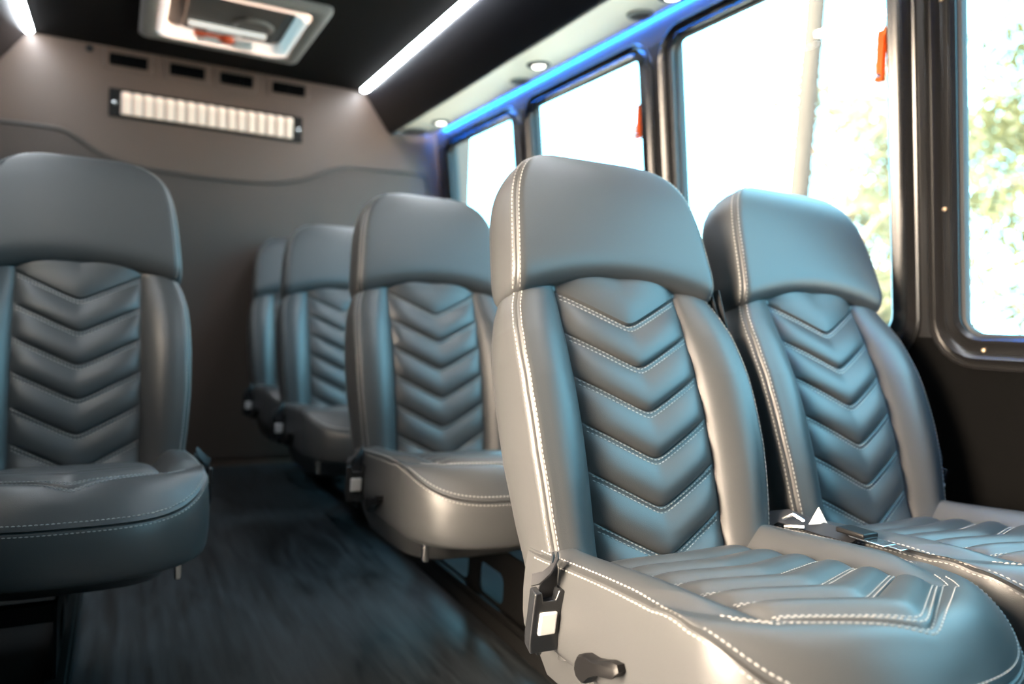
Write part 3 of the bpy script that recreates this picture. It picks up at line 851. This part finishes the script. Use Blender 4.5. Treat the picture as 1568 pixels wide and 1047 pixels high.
# roof hatch
t = empty('roof_hatch', (.394, 3.3525, CZ)); tag(t, 'grey framed roof escape hatch with a red handle in the ceiling', 'roof hatch')
fx, fy = .337, .360
fr = []
for o, h, r_ in ((.0, 0, .03), (.0, -.020, .03), (-.010, -.030, .03), (-.030, -.034, .04), (-.055, -.030, .05), (-.066, -.018, .055), (-.068, .0, .055)):
    fr.append([(x, y, h) for x, y in rrect(-fx - o, fx + o, -fy - o, fy + o, r_, 6)])
MB().grid(fr, True).build('hatch_frame', M['hatchgrey'], t)
lp = []
for o, h, r_ in ((-.064, -.022, .055), (-.066, -.030, .055), (-.074, -.033, .06), (-.090, -.030, .06), (-.100, -.010, .05), (-.102, .03, .05)):
    lp.append([(x, y, h) for x, y in rrect(-fx - o, fx + o, -fy - o, fy + o, r_, 6)])
lo_ = MB().grid(lp, True).build('rim_seal', M['lip'], t)
MB().box((-.245, -.270, .020), (.245, .268, .028)).build('hatch_cover', M['hatchdark'], t, bevel=.004)
MB().box((-.175, -.27, -.004), (.200, .215, .020)).build('cover_panel', M['hatchdark'], t, bevel=.01)
rows = []
for i in range(121):
    u = i / 120; y = .0; k = abs(math.sin(PI * 30 * u))
    rows.append([(-.155 + .31 * u, .095, -.004), (-.155 + .31 * u, .098, -.016 - .004 * k), (-.155 + .31 * u, .122, -.016 - .004 * k), (-.155 + .31 * u, .125, -.004)])
MB().grid(rows, True, True, True).build('diffuser_bar', M['bar'], t)
hm = MB(); hm.box((-.128, .205, -.020), (.020, .240, -.004)); 
hm.build('handle', M['red'], t, bevel=.006)
MB().lathe([(0, -.032), (.022, -.030), (.028, -.022), (.028, -.002), (0, -.002)], 20).build('release_knob', M['red'], t, loc=(.010, .222, 0))
MB().box((-.085, .212, -.030), (-.03, .232, -.018)).build('handle_grip', M['white'], t, bevel=.004)
MB().box((-.115, .243, -.030), (.04, .266, -.006)).build('latch_plate', M['white'], t, bevel=.005)
MB().box((.038, .218, -.036), (.122, .268, -.004)).build('latch', M['white'], t, bevel=.010)
MB().box((-.078, .150, -.012), (.062, .178, -.002)).build('warning_label', M['label'], t)
MB().tube([(.09 + .075 * math.cos(a), .02 + .075 * math.sin(a), -.008) for a in np.linspace(.9 * PI, 2.1 * PI, 16)], .010, 8).build('grab_bar', M['hatchgrey'], t)

# red emergency handles on the right windows, with small clear labels on the panes
def latch(y, z, label, big=1.0):
    x = XW(z); t = empty('window_release', (x, y, z)); tag(t, label, 'window handle', 'red window release handles')
    P = [(-.004, -.060), (.014, -.060), (.014, .045), (.030, .060), (.034, .075), (.018, .070), (.010, .060), (-.004, .062)]
    P = [(a * big, b * big) for a, b in P]
    MB().prism(P, [(.004, -a, b) for a, b in P], [(-.012, -a, b) for a, b in P]).build('handle', M['redclear'], t, bevel=.003)
    MB().lathe([(0, -.004), (.005, -.003), (.006, 0)], 12, 'x').build('screw', M['chrome'], t, loc=(-.012, -.006, -.048 * big), rot=(0, 0, 0))
# the handle hangs at the pane edge that is nearer the camera
latch(2.178, 1.515, 'small red release handle at the front edge of the second window from the rear')
latch(1.228, 1.470, 'orange release handle at the upper corner of the big side window, by the pillar', 1.0)
def sticker(y, z, w, h, label, marks):
    x = XW(z) + .0172; t = empty('window_label', (x, y, z)); tag(t, label, 'label')
    t.rotation_euler = (0, -math.atan(SL), 0)
    MB().box((-.0006, -w / 2, -h / 2), (0, w / 2, h / 2)).build('film', M['label'], t)
    if marks:
        k = MB()
        for (a, b, c, d) in ((.012, .002, .015, .020), (-.002, .004, .001, .022), (-.022, .016, -.018, .021)):
            k.box((-.0010, a, b), (-.0006, c, d))
        k.build('red_print', M['ink'], t)
sticker(2.24, 1.49, .05, .055, 'pale square label on the glass beside the small red handle', False)

# ------------------------------------------------------------------ outside
struct(MB().box((-40, -40, -.75), (60, 60, -.65)).build('ground', M['ground'], smooth=False))
GZ = -.65
t = empty('utility_pole', (6.95, 6.22, GZ)); tag(t, 'tall wooden utility pole outside the big side window', 'utility pole')
MB().tube([(-.12, .04, 0), (0.03, -.02, 4), (.20, -.08, 8.5)], [.125, .115, .10], 16).build('pole', M['polewood'], t)
MB().box((-.9, -.06, 7.3), (.9, .06, 7.42)).build('cross_arm', M['polewood'], t, bevel=.01)
MB().lathe([(0, 0), (.05, 0), (.05, .02), (0, .02)], 12, 'x').build('pole_cap', M['chrome'], t, loc=(-.15, -.04, 2.9), rot=(0, 0, math.radians(40)))
pw = [(6.93 + .09 * q, 6.06 - q * 1.0, 4.15 - .012 * q + .004 * q * q) for q in np.linspace(0, 4.5, 12)]
tag(MB().tube(pw, .026, 8).build('overhead_cable', M['white']), 'pale overhead cable running right from the utility pole', 'cable')

def crown_mesh(n, R, hgt, seed, m, leaf=.125, z0=1.2):
    rnd = random.Random(seed); mb = MB()
    clumps = []
    for _ in range(26):
        a = rnd.random() * 2 * PI; r = R * math.sqrt(rnd.random()); z = z0 + hgt * rnd.random()
        k = 1 - .45 * abs((z - z0) / hgt - .45) * 2
        clumps.append((r * k * math.cos(a), r * k * math.sin(a), z, .35 + .55 * rnd.random()))
    for _ in range(n):
        cx, cy, cz, cr = rnd.choice(clumps)
        d = Vector((rnd.gauss(0, 1), rnd.gauss(0, 1), rnd.gauss(0, .8))); d *= cr * .55
        p = Vector((cx, cy, cz)) + d
        u = Vector((rnd.gauss(0, 1), rnd.gauss(0, 1), rnd.gauss(0, 1))).normalized(); v = u.orthogonal().normalized(); w = u.cross(v)
        s = leaf * (.6 + .8 * rnd.random())
        mb.add([p - u * s * .5, p + v * s * .28 + w * s * .06, p + u * s * .5, p - v * s * .28 + w * s * .06], [(0, 1, 2, 3)])
    return mb
def tree_proto(seed, m, R, hgt, n, z0):
    c = crown_mesh(n, R, hgt, seed, m, z0=z0).v
    return c
PROT = []
for k, (seed, R, hg, n, z0) in enumerate(((3, 2.0, 4.6, 6500, .8), (11, 1.7, 3.8, 6000, .5))):
    mb = crown_mesh(n, R, hg, seed, None, z0=z0)
    me1 = bpy.data.meshes.new('foliage'); me1.from_pydata(mb.v, [], mb.f); me1.materials.append(M['leaf'] if k == 0 else M['leaf2'])
    tr = MB(); tr.tube([(0, 0, 0), (.05, .03, 1.2), (-.04, .05, 2.6), (.05, 0, hg)], [.16, .13, .09, .03], 10)
    for q in range(7):
        a = q * 2.4; z = 1. + q * .45; tr.tube([(0, 0, z), (.5 * math.cos(a), .5 * math.sin(a), z + .45), (1.1 * math.cos(a), 1.1 * math.sin(a), z + .7)], [.05, .035, .012], 7)
    me2 = tr.mesh('trunk', M['bark'])
    PROT.append((me1, me2))
TREES = [(10.0, 8.0, 1, 1.3, 'pale leafy tree just right of the utility pole'), (16.8, 8.4, 0, 1.6, 'bushy green tree in the window at the right edge of the photo'),
         (20.4, 14.6, 1, 1.9, 'tall pale tree standing farthest back, behind the others'), (10.3, 3.6, 0, 1.05, 'leafy tree by the front side window, mostly out of the photo')]
for x, y, k, s, lb in TREES:
    t = empty('tree', (x, y, GZ)); tag(t, lb, 'tree', 'trees outside the windows'); t.scale = (s, s, s); t.rotation_euler = (0, 0, x * 3.1)
    link('foliage', PROT[k][0], t); link('trunk', PROT[k][1], t)

# ------------------------------------------------------------------ light
sc = bpy.context.scene
w = bpy.data.worlds.new('sky_added_glow'); sc.world = w; w.use_nodes = True; nt = w.node_tree
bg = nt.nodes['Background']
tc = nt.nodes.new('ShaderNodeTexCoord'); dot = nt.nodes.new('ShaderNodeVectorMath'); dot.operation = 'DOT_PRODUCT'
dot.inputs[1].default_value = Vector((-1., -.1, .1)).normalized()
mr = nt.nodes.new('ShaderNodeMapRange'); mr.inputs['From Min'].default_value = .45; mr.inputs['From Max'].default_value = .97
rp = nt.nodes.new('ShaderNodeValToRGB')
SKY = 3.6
rp.color_ramp.elements[0].color = (.82, 1.9, 2.45, 1); rp.color_ramp.elements[1].color = (34., 27.2, 20.5, 1)  # warm lobe added to brighten the near seat through the door
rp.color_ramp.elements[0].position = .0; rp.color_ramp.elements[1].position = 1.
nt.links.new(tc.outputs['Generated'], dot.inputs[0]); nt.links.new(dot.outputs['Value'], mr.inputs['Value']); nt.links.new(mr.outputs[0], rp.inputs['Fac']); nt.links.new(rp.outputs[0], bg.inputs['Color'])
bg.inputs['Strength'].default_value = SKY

def portal(name, loc, sx, sy, direction):
    l = bpy.data.lights.new(name, 'AREA'); l.shape = 'RECTANGLE'; l.size = sx; l.size_y = sy; l.cycles.is_portal = True
    o = bpy.data.objects.new(name, l); C.objects.link(o); o.location = loc
    o.rotation_euler = Vector(direction).to_track_quat('-Z', 'Y').to_euler(); return o
for i, (a, b) in enumerate(WINS_R): portal('sky_portal', (XW(1.3) + .09, (a + b) / 2, 1.29), b - a + .1, 1.05, (-1, 0, 0)) 
for i, (a, b) in enumerate(WINS_L): portal('sky_portal', (2 * CXM - XW(1.3) - .09, (a + b) / 2, 1.29), b - a + .1, 1.05, (1, 0, 0))
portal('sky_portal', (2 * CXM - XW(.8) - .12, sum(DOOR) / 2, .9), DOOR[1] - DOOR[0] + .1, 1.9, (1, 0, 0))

s = bpy.data.lights.new('sun', 'SUN'); s.energy = 6.; s.angle = math.radians(2); s.color = (1, .93, .82)
so = bpy.data.objects.new('sun', s); C.objects.link(so); so.location = (-6, -8, 14)
so.rotation_euler = Vector((.18, .60, -.78)).to_track_quat('-Z', 'Y').to_euler()

# ------------------------------------------------------------------ camera
f = 1151.
yv = Vector((179.66 - 784, 465.99 - 523.5, f)).normalized(); h = Vector((1, .039, 0))
zv = yv.cross(h).normalized()
if zv.y > 0: zv = -zv
xv = yv.cross(zv)
if xv.x < 0: xv = -xv
rows = [xv, yv, zv]                # world axes in camera frame (right, down, forward)
right = Vector((xv.x, yv.x, zv.x)); down = Vector((xv.y, yv.y, zv.y)); fwd = Vector((xv.z, yv.z, zv.z))
cam = bpy.data.cameras.new('camera'); co = bpy.data.objects.new('camera', cam); C.objects.link(co)
mw = Matrix.Identity(4)
for i in range(3):
    mw[i][0] = right[i]; mw[i][1] = -down[i]; mw[i][2] = -fwd[i]
mw[2][3] = .8
co.matrix_world = mw
cam.sensor_width = 36; cam.lens = 36 * f / 1568; cam.clip_start = .02
cam.dof.use_dof = True; cam.dof.focus_distance = 1.15; cam.dof.aperture_fstop = 2.0
sc.camera = co
sc.view_settings.view_transform = 'Standard'; sc.view_settings.look = 'None'; sc.view_settings.gamma = 1
sc.view_settings.use_curve_mapping = False
sc.view_settings.exposure = 0.0
